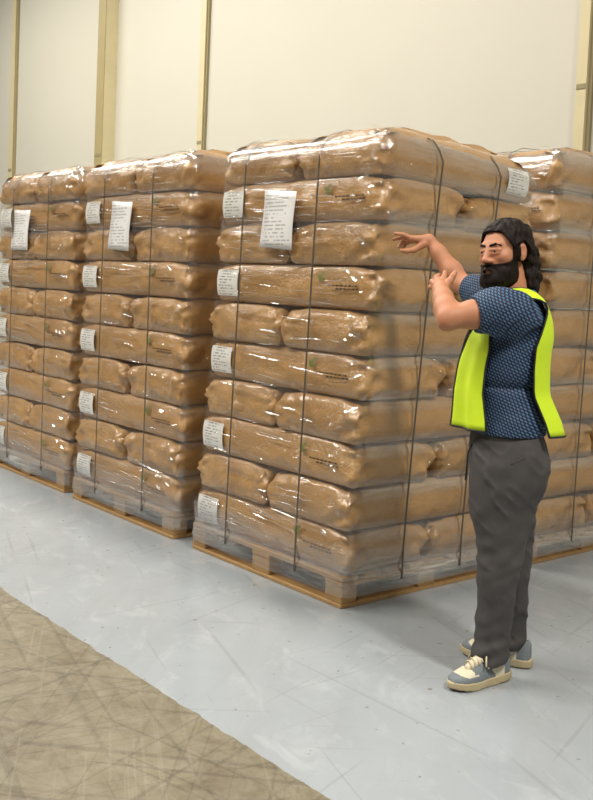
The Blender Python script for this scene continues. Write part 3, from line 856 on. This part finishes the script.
for s in (-1, 1):
    G.ell((0.058, s*0.046, -0.022), (0.026, 0.020, 0.020), 0.02)
    G.ell((0.103, s*0.031, 0.004), (0.017, 0.017, 0.011), 0.010, '-')
    G.cone((0.094, s*0.017, 0.0068), (0.083, s*0.048, 0.0052), 0.0056, 0.0052, 0.009)    # upper lid
    G.cone((0.092, s*0.018, -0.0078), (0.083, s*0.046, -0.0065), 0.0044, 0.0040, 0.009)   # lower lid
    G.ell((0.100, s*0.0135, -0.036), (0.013, 0.0105, 0.009), 0.006)
    G.ell((-0.004, s*0.081, -0.004), (0.021, 0.010, 0.033), 0.006, '+')                      # ear
    G.cone((0.010, s*0.076, -0.02), (0.002, s*0.080, -0.032), 0.009, 0.007, 0.006)
    G.ell((0.001, s*0.092, 0.002), (0.010, 0.007, 0.017), 0.005, '-')
    G.cone((0.0965, 0, -0.079), (0.088, s*0.022, -0.076), 0.0070, 0.0035, 0.004)
    G.cone((0.0970, s*0.004, -0.068), (0.088, s*0.022, -0.073), 0.0058, 0.003, 0.004)
G.cone((0.091, 0, 0.014), (0.113, 0, -0.030), 0.0078, 0.0115, 0.012)
G.ell((0.112, 0, -0.033), (0.013, 0.012, 0.010), 0.008)
headF = G.F.copy()
hV, hQ = G.nets(); hV = relax(hV, hQ, 1, 0.3)
flush = np.zeros(len(hV))
flush = np.maximum(flush, 0.8*np.clip(1-np.linalg.norm((hV-np.array([0.094, 0, -0.0745]))/np.array([0.02, 0.026, 0.0105]), axis=1), 0, 0.5)*2)
flush = np.maximum(flush, 0.45*np.clip(1-np.linalg.norm((hV-np.array([0.115, 0, -0.033]))/np.array([0.03, 0.025, 0.02]), axis=1), 0, 1))
for s in (-1, 1): flush = np.maximum(flush, 0.30*np.clip(1-np.linalg.norm((hV-np.array([0.075, s*0.045, -0.025]))/0.035, axis=1), 0, 1))
V = np.concatenate([bV, head_to_man(hV)]); Q = np.concatenate([bQ, hQ+len(bV)])
me = fast_mesh('body', V, Q, [M['skin']])
a_ = me.attributes.new('flush', 'FLOAT', 'POINT'); a_.data.foreach_set('value', np.r_[np.zeros(len(bV)), flush].astype(np.float32))
body = add('body', me, man); body['label'] = 'bare face, neck, forearms and hands'

# eyes
def uv_ball(name, c, r, mat, parent, sq=(1, 1, 1)):
    bm = bmesh.new(); bmesh.ops.create_uvsphere(bm, u_segments=16, v_segments=10, radius=1.0)
    R3 = Matrix(((HM[0, 0], HM[0, 1], HM[0, 2]), (HM[1, 0], HM[1, 1], HM[1, 2]), (HM[2, 0], HM[2, 1], HM[2, 2])))
    for v in bm.verts: v.co = R3 @ Vector((v.co.x*r*sq[0], v.co.y*r*sq[1], v.co.z*r*sq[2])) + Vector(c)
    me = bpy.data.meshes.new(name); bm.to_mesh(me); bm.free(); me.materials.append(mat)
    me.polygons.foreach_set('use_smooth', [True]*len(me.polygons))
    return add(name, me, parent)
for s in (-1, 1):
    ec = np.array([0.0805, s*0.0315, 0.0005])
    e_ = uv_ball('eye', head_to_man(ec), 0.0125, M['eye'], man)
    uv_ball('iris', head_to_man(ec+np.array([0.0080, -0.002, 0.0])), 0.0074, M['iris'], e_, (0.8, 1, 1))

# --- hair, beard, eyebrows grown from the head surface
X = G.grid(); x, y, z = X[..., 0], X[..., 1], X[..., 2]
nz1 = noise3(X*np.array([55, 55, 22]), 4); nz2 = noise3(X*np.array([120, 120, 40]), 5)
ay = np.abs(y)
def clipf(*ds):
    o = ds[0]
    for d in ds[1:]: o = np.maximum(o, d)
    return o
# beard
full = np.clip((-0.055-z)/0.06, 0, 1)
bd = headF-0.0055-0.016*full-0.003*nz1-0.0015*nz2
bd = np.minimum(bd, np.sqrt(((x-0.068)/0.042)**2+(y/0.044)**2+((z+0.118)/0.034)**2)*0.03-0.03-0.003*nz1)
cheek = z-np.interp(x, [0.0, 0.02, 0.05, 0.075, 0.10, 0.13], [0.010, -0.020, -0.040, -0.046, -0.046, -0.048])
mouth = 0.0100-np.sqrt(((x-0.105)*0.35)**2+(y*0.48)**2+((z+0.0755)*1.45)**2)
beard = clipf(bd, cheek, 0.014-x-0.35*np.clip(-0.03-z, 0, 1), mouth, -0.155-z)
K = Field(G.lo, G.lo+(G.n-1)*G.h, G.h); K.F = beard.astype(np.float32)
v_, q_ = K.nets(); add('beard', fast_mesh('beard', head_to_man(relax(v_, q_, 1, 0.3)), q_, [M['hair']]), man)['label'] = 'full dark brown beard'
# hair: cap with side parting, swept back, longer curls at the nape
hd = headF-0.012-0.005*nz1-0.003*nz2-0.004*np.clip((z-0.06)/0.06, 0, 1)
hairline = np.interp(x, [-0.14, -0.03, -0.022, 0.020, 0.034, 0.055, 0.075, 0.12], [-0.16, -0.12, 0.02, 0.024, 0.044, 0.066, 0.076, 0.082])
hairline = hairline-0.035*np.clip((ay-0.045)/0.03, 0, 1)*np.clip((x-0.0)/0.02, 0, 1)
sideb = clipf(np.abs(x-0.026)-0.010, z-0.06, -0.035-z, headF-0.007-0.002*nz1, 0.05-ay)
cap = np.maximum(hd, (hairline-z)*0.7)
ear = 0.034-np.sqrt((x-0.000)**2+((z+0.006)*0.80)**2)
cap = np.where(ay > 0.05, np.maximum(cap, ear), cap)
hair = np.minimum(cap, sideb)
K.F = hair.astype(np.float32)
rr = random.Random(12)
K.ell((-0.074, 0, -0.060), (0.056, 0.078, 0.100), 0.02)
for i in range(150):                                     # curls at the nape
    a = rr.uniform(-1, 1); yy = a*0.080; xx = -0.056-0.072*math.sqrt(max(0, 1-a*a))*rr.uniform(0.75, 1.05)
    zz = rr.uniform(-0.155, 0.01); r = rr.uniform(0.006, 0.012)
    K.ell((xx, yy, zz), (r, r, r*1.5), 0.010)
for i in range(60):
    yy = 0.070+rr.uniform(-0.012, 0.012); xx = rr.uniform(-0.10, -0.040); zz = rr.uniform(-0.150, 0.0); r = rr.uniform(0.006, 0.011)
    for s in (-1, 1): K.ell((xx, s*yy, zz), (r, r, r*1.6), 0.010)
v_, q_ = K.nets(); add('hair', fast_mesh('hair', head_to_man(relax(v_, q_, 1, 0.3)), q_, [M['hair']]), man)['label'] = 'dark brown swept hair, curly at the nape'
K.F = np.full(K.n, 1.0, np.float32)
for s in (-1, 1): K.chain([(0.0945, s*0.013, 0.022), (0.091, s*0.034, 0.027), (0.078, s*0.054, 0.021)], [0.0050, 0.0052, 0.0028], 0.003)
K.F = np.maximum(K.F, (headF-0.0045-0.001*nz2)).astype(np.float32)
v_, q_ = K.nets(); add('eyebrows', fast_mesh('eyebrows', head_to_man(v_), q_, [M['hair']]), man)

# --- shirt
S_ = Field((-0.30, -0.45, 0.86), (0.42, 0.36, 1.60), 0.005)
hem = J(511, 438, 0.17)[2]
TOR = [(hem-0.03, -0.024, 0, 0.152, 0.186), (1.00, -0.016, 0, 0.144, 0.176), (1.10, 0.004, 0, 0.130, 0.162), (1.20, -0.002, 0, 0.133, 0.172), (1.30, -0.016, 0, 0.136, 0.182), (1.38, -0.028, 0, 0.122, 0.178), (1.44, -0.036, 0, 0.095, 0.150), (1.49, -0.036, 0, 0.066, 0.085)]
S_.tube(TOR, 0.02)
S_.chain([shL+np.array([-0.03, -0.02, -0.015]), shL+(elL-shL)*0.22, shL+(elL-shL)*0.66], [0.085, 0.078, 0.066], 0.04)
S_.chain([shR+np.array([-0.03, 0.02, -0.015]), shR+(elR-shR)*0.25, shR+(elR-shR)*0.62], [0.080, 0.072, 0.062], 0.04)
Xs = S_.grid()
wr = noise3(Xs*np.array([9, 9, 16]), 11)*0.006+noise3(Xs*np.array([18, 18, 30]), 12)*0.0025
# waist crease where the shirt blouses over
zc = Xs[..., 2]-(1.125+0.05*Xs[..., 0]); wr = wr-0.010*np.exp(-(zc/0.014)**2)
fold = np.sin((Xs[..., 0]*0.9+Xs[..., 2]*0.7)*85+3*noise3(Xs*6, 15))
wr = wr+0.003*fold*np.exp(-((Xs[..., 2]-1.30)/0.09)**2)*(np.abs(Xs[..., 1]) > 0.06)
S_.F = (S_.F-wr).astype(np.float32)
def cut(Fd, X_, p, nrm):     # remove everything on the +nrm side of plane
    nrm = nrm/np.linalg.norm(nrm); Fd.F = np.maximum(Fd.F, (X_-p)@nrm).astype(np.float32)
uL = (elL-shL)/np.linalg.norm(elL-shL); uR = (elR-shR)/np.linalg.norm(elR-shR)
near_arm = np.linalg.norm(Xs-(shL+uL*0.20), axis=-1) < 0.13
d_ = (Xs-(shL+uL*0.125))@uL; S_.F = np.where(near_arm & (Xs[..., 0] > 0.02) , np.where((Xs[..., 1] > 0.05)&(Xs[...,2]>1.32), np.maximum(S_.F, d_), S_.F), S_.F).astype(np.float32)
S_.F = np.maximum(S_.F, hem+0.012*Xs[..., 0]-Xs[..., 2]).astype(np.float32)
neck_axis = hc-neck0
S_.cone(neck0+np.array([0.0, 0, 0.02]), hc, 0.064, 0.064, 0.004, '-')
sV, sQ = S_.nets(); sV = relax(sV, sQ, 1, 0.4)
add('shirt', fast_mesh('shirt', sV, sQ, [M['shirt']]), man)['label'] = 'navy short-sleeved shirt with pale blue dashes'

# --- trousers
T_ = Field((-0.32, -0.30, 0.03), (0.30, 0.32, 1.0), 0.006)
hipz = hem+0.03
def leg(hip, knee, ank, shin):
    out = []
    for zz, c, ra, rl in ((hip[2]+0.16, hip+np.array([-0.005, 0, 0]), 0.075, 0.05), (hip[2]+0.05, hip, 0.122, 0.090), (hip[2]-0.15, hip*0.68+knee*0.32+np.array([0.010, 0, 0]), 0.110, 0.092), (knee[2]+0.08, hip*0.2+knee*0.8, 0.092, 0.080), (knee[2], knee, 0.084, 0.075), (knee[2]-0.15, knee*0.6+ank*0.4, 0.071, 0.068), (ank[2]+0.08, ank*0.8+knee*0.2, 0.066, 0.062), (ank[2], ank, 0.066, 0.060), (ank[2]-0.08, ank+np.array([0.010, 0, 0]), 0.066, 0.061)):
        out.append((zz, c[0], c[1], ra, rl))
    return out
hL = J(507, 478, 0.085); kL = J(499.5, 560, 0.105); aL = J(493.5, 640, 0.10)
hR = J(512, 470, -0.08); kR = J(510, 556, -0.09); aR = J(511, 628, -0.085)
T_.tube(leg(hL, kL, aL, 0), 0.02, cap=0.0)
T_.tube(leg(hR, kR, aR, 0), 0.02, cap=0.0)
T_.tube([(hL[2]-0.16, -0.005, 0.0, 0.05, 0.06), (hL[2]-0.06, -0.016, 0.0, 0.108, 0.140), (hL[2]+0.05, -0.026, 0.0, 0.134, 0.172), (hipz-0.05, -0.024, 0, 0.138, 0.170), (hipz, -0.022, 0, 0.132, 0.164)], 0.07)
T_.ell((-0.072, 0.07, hL[2]+0.03), (0.075, 0.085, 0.10), 0.06); T_.ell((-0.072, -0.07, hL[2]+0.03), (0.075, 0.085, 0.10), 0.06)
Xt = T_.grid(); zt = Xt[..., 2]
wr = noise3(Xt*np.array([10, 10, 5]), 21)*0.006+noise3(np.stack([Xt[..., 0]*22+zt*9, Xt[..., 1]*18, zt*9-Xt[..., 0]*12], -1), 22)*0.005
low = np.clip((0.30-zt)/0.2, 0, 1)
wr = wr+low*0.004*np.sin((zt+0.35*Xt[..., 0])*95+4*noise3(Xt*9, 23))
kz = np.exp(-((zt-0.50)/0.10)**2); wr = wr+kz*0.0015*np.sin((zt+0.5*Xt[..., 0])*90+3*noise3(Xt*8, 24))
dg = noise3(np.stack([Xt[..., 0]*9+zt*7, Xt[..., 1]*7, zt*16-Xt[..., 0]*14], -1), 27)
wr = wr+0.0055*((1-np.abs(dg))**4-0.25)*np.clip((zt-0.05)/0.1, 0, 1)
vt = noise3(np.stack([Xt[..., 0]*24, Xt[..., 1]*24, zt*3.0], -1), 28)
wr = wr+0.003*((1-np.abs(vt))**4-0.25)
wr = wr*np.clip((hem+0.0-zt)/0.06+0.05, 0, 1)-0.003*np.clip((zt-hem+0.03)/0.03, 0, 1)
T_.F = (T_.F-wr).astype(np.float32)
tV, tQ = T_.nets(); tV = relax(tV, tQ, 1, 0.4)
tr = add('trousers', fast_mesh('trousers', tV, tQ, [M['trouser']]), man); tr['label'] = 'charcoal cotton trousers'
def tube_curve(name, pts, r, mat, parent, loc=(0, 0, 0), res=6):
    """swept round tube along a polyline as a mesh"""
    pts = [np.array(p, float) for p in pts]; V = []; F = []
    up = np.array([0.13, 0.21, 0.97])
    for i, p in enumerate(pts):
        d = pts[min(i+1, len(pts)-1)]-pts[max(i-1, 0)]; d = d/max(np.linalg.norm(d), 1e-9)
        a = np.cross(d, up); a /= max(np.linalg.norm(a), 1e-6); b = np.cross(d, a)
        for k in range(res):
            th = 2*math.pi*k/res; V.append(p+r*(math.cos(th)*a+math.sin(th)*b))
    n = len(pts)
    for i in range(n-1):
        for k in range(res):
            k2 = (k+1) % res; F.append((i*res+k, i*res+k2, (i+1)*res+k2, (i+1)*res+k))
    F.append(tuple(range(res))[::-1]); F.append(tuple((n-1)*res+k for k in range(res)))
    return add(name, mesh(name, V, F, mat, True), parent, loc)
def onto(V_, pts, out=0.0):
    # snap guide points to the nearest surface vertex
    return [V_[np.argmin(((V_-p)**2).sum(1))]+np.array([0, out, 0]) for p in pts]
tube_curve('pocket_seam', onto(tV, [J(u, v, 0.17) for u, v in ((532, 446), (530, 450), (527, 455), (523, 459), (517, 462), (511, 464))], -0.001), 0.0030, M['trouser'], tr)
tube_curve('drawstring', [J(472, 444, 0.05), J(468, 452, 0.05), J(467, 464, 0.05), J(465.5, 480, 0.05)], 0.0035, M['piping'], tr)

# --- hi-vis vest: open-sided tabard, front and back panels joined over the shoulders
def vest():
    zs_hem_f = J(455, 427, 0.06)[2]; zs_hem_b = J(556, 434, 0.05)[2]
    def ring(zv, phi, flare, dz=0):
        # torso ellipse grown by flare ; phi measured from the front to his left
        T = np.array(TOR); ca = np.interp(zv, T[:, 0], T[:, 1]); ra = np.interp(zv, T[:, 0], T[:, 3]); rl = np.interp(zv, T[:, 0], T[:, 4])
        return np.array([ca+(ra+flare)*math.cos(phi), (rl+0.018)*math.sin(phi), zv])
    nT = 22
    grids = []
    for sgn in (1, -1):
        rows = []
        # front, hem to chest
        for i in range(20):
            f = i/19; zv = zs_hem_f+(1.40-zs_hem_f)*f
            out = math.radians(np.interp(f, [0, 0.35, 0.7, 1], [56, 54, 52, 40]))
            inn = math.radians(np.interp(f, [0, 0.6, 1], [2, 2, 14]))
            fl = np.interp(f, [0, 0.5, 0.8, 1], [0.052, 0.038, 0.024, 0.016])
            row = []
            for t in range(nT):
                ph = inn+(out-inn)*t/(nT-1)
                p = ring(zv, ph, fl+0.012*math.sin(ph*9+1.3)*(1-f)**0.7); row.append(p*np.array([1, sgn, 1]))
            rows.append(row)
        # over the shoulder
        for i in range(1, 10):
            f = i/10; th = math.pi*f
            a = -0.030+0.100*math.cos(th); zt_ = 1.40+0.088*math.sin(th)**0.7
            row = []
            for t in range(nT):
                g = t/(nT-1)
                l = 0.062+(0.150-0.062)*g+0.012*math.sin(th)
                drop = 0.040*g**1.6
                row.append(np.array([a*(1+0.05*g), sgn*l, zt_+0.012-drop*math.sin(th)]))
            rows.append(row)
        # back, shoulder to hem
        for i in range(20):
            f = i/19; zv = 1.40+(zs_hem_b-1.40)*f
            out = math.radians(np.interp(f, [0, 0.25, 0.6, 1], [128, 112, 118, 126]))
            inn = math.radians(np.interp(f, [0, 0.1, 1], [162, 179.5, 179.5]))
            fl = np.interp(f, [0, 0.3, 0.6, 1], [0.020, 0.024, 0.045, 0.075])
            row = []
            for t in range(nT):
                ph = inn+(out-inn)*t/(nT-1)
                p = ring(zv, ph, fl+0.008*math.sin(ph*8)*f); row.append(p*np.array([1, sgn, 1]))
            rows.append(row)
        grids.append(rows)
    V = []; F = []
    edges = []
    for rows in grids:
        # blend the joints so that the sheet stays smooth
        A = np.array(rows)
        for _ in range(4):
            A[18:32] = 0.5*A[18:32]+0.25*(A[17:31]+A[19:33])
        b = len(V); nR = len(A)
        for r in A:
            for p in r: V.append(p)
        for i in range(nR-1):
            for t in range(nT-1):
                q = (b+i*nT+t, b+i*nT+t+1, b+(i+1)*nT+t+1, b+(i+1)*nT+t); F.append(q)
        edges.append([A[i, -1] for i in range(nR)])
        edges.append([A[i, 0] for i in range(0, 30)])
        edges.append([A[0, t] for t in range(nT)]); edges.append([A[-1, t] for t in range(nT)])
    o = add('vest', mesh('vest', V, F, M['hivis'], True), man)
    md = o.modifiers.new('thick', 'SOLIDIFY'); md.thickness = 0.003; md.offset = 0
    o['label'] = 'fluorescent yellow vest with black edging'
    for e in edges: tube_curve('black_edging', e, 0.0042, M['piping'], o)
vest()

# --- shoes
def shoe(heel, toe, name):
    heel = np.array([heel[0], heel[1], 0.0]); toe = np.array([toe[0], toe[1], 0.0])
    L = 0.292; d = toe-heel; d /= np.linalg.norm(d); mid = (heel+toe)/2
    org = mid-d*L/2; rz = math.atan2(d[1], d[0])
    e = bpy.data.objects.new(name, None); e.location = org; e.rotation_euler = (0, 0, rz); link(e, man)
    # local: x 0..L heel to toe, y left, z up
    xs = np.linspace(0, 1, 15)
    hwid = np.interp(xs, [0, 0.08, 0.25, 0.45, 0.68, 0.85, 0.95, 1], [0.018, 0.033, 0.038, 0.038, 0.049, 0.045, 0.030, 0.010])
    A = Field((-0.02, -0.07, -0.01), (L+0.02, 0.07, 0.17), 0.004)
    X_ = A.grid(); x, y, z = X_[..., 0], X_[..., 1], X_[..., 2]; u = x/L
    hw = np.interp(u, xs, hwid)
    plan = np.abs(y)-hw
    plan = np.where((u < 0) | (u > 1), np.maximum(plan, np.maximum(-x, x-L)+0.0), plan)
    sole_top = np.interp(u, [0, 0.3, 0.6, 1], [0.036, 0.034, 0.030, 0.036])
    rise = np.interp(u, [0.0, 0.72, 1.0], [0.003, 0.0, 0.012])
    sole = np.maximum(plan-0.004, np.maximum(z-sole_top, rise-z))
    A.F = sole.astype(np.float32); v_, q_ = A.nets(); s_ = add('sole', fast_mesh('sole', relax(v_, q_, 2, 0.4), q_, [M['rubber']]), e); s_['label'] = 'worn cream rubber sole'
    top = np.interp(u, [0, 0.05, 0.28, 0.40, 0.62, 0.80, 0.94, 1.0], [0.085, 0.108, 0.098, 0.100, 0.080, 0.062, 0.052, 0.035])
    hz = np.clip((z-sole_top)/np.maximum(top-sole_top, 0.01), 0, 1.2)
    wv = hw*np.sqrt(np.clip(1-0.72*hz**2.2, 0.02, 1))
    up = np.maximum(np.maximum(np.abs(y)-wv, z-top), np.maximum(0.022-z, np.maximum(-x+0.004, x-L+0.006)))
    hole = np.sqrt(((x-0.072)/0.052)**2+(y/0.033)**2)*0.033-0.033
    up = np.maximum(up, np.minimum(0.9, -np.maximum(hole, 0.075-z)))
    A.F = up.astype(np.float32); v_, q_ = A.nets(); v_ = relax(v_, q_, 2, 0.4)
    c = v_[q_].mean(1); cu = c[:, 0]/L; cz = c[:, 2]
    mi = np.zeros(len(q_), int)
    toe_guard = (cu > 0.60) & (cz < np.interp(cu, [0.60, 0.8, 0.9, 1.0], [0.052, 0.050, 0.060, 0.07]))
    side = (cu > 0.34) & (cu < 0.64) & (cz < 0.070) & (cz < 0.03+0.10*(cu-0.30)/0.3)
    eyest = (cu > 0.42) & (cu < 0.70) & (cz > 0.058) & (np.abs(c[:, 1]) > 0.014)
    heelc = (cu < 0.17)
    mi[toe_guard | side | eyest | heelc] = 1
    add('upper', fast_mesh('upper', v_, q_, [M['cream'], M['suede']], mi), e)['label'] = 'cream leather upper with grey suede overlays'
    # padded tongue
    A.F = np.full(A.n, 1.0, np.float32); A.chain([(0.195, 0, 0.070), (0.14, 0, 0.098), (0.108, 0, 0.122)], [0.020, 0.021, 0.019], 0.01)
    v_, q_ = A.nets(); add('tongue', fast_mesh('tongue', v_, q_, [M['cream']]), e)
    def topz(xx): return float(np.interp(xx/L, [0, 0.05, 0.28, 0.40, 0.62, 0.80], [0.085, 0.108, 0.098, 0.106, 0.090, 0.066]))+0.008
    for i in range(5):
        x0 = 0.125+0.017*i; zz = topz(x0)
        tube_curve('lace', [(x0, -0.026, zz-0.014), (x0+0.004, -0.013, zz+0.001), (x0+0.007, 0, zz+0.005), (x0+0.010, 0.013, zz+0.001), (x0+0.013, 0.026, zz-0.014)], 0.0032, M['lace'], e)
    zz = topz(0.12)
    for s in (-1, 1):
        tube_curve('lace', [(0.125, 0.004*s, zz+0.006), (0.120, 0.026*s, zz+0.010), (0.130, 0.044*s, zz-0.012), (0.145, 0.046*s, zz-0.040)], 0.0032, M['lace'], e)
        tube_curve('lace', [(0.125, 0.004*s, zz+0.006), (0.135, 0.022*s, zz+0.014), (0.152, 0.040*s, zz-0.004), (0.160, 0.050*s, zz-0.030)], 0.0032, M['lace'], e)
    return e
shoe((-0.055, 0.058), (0.166, 0.197), 'shoe')
shoe((-0.18, -0.056), (0.065, -0.199), 'shoe')
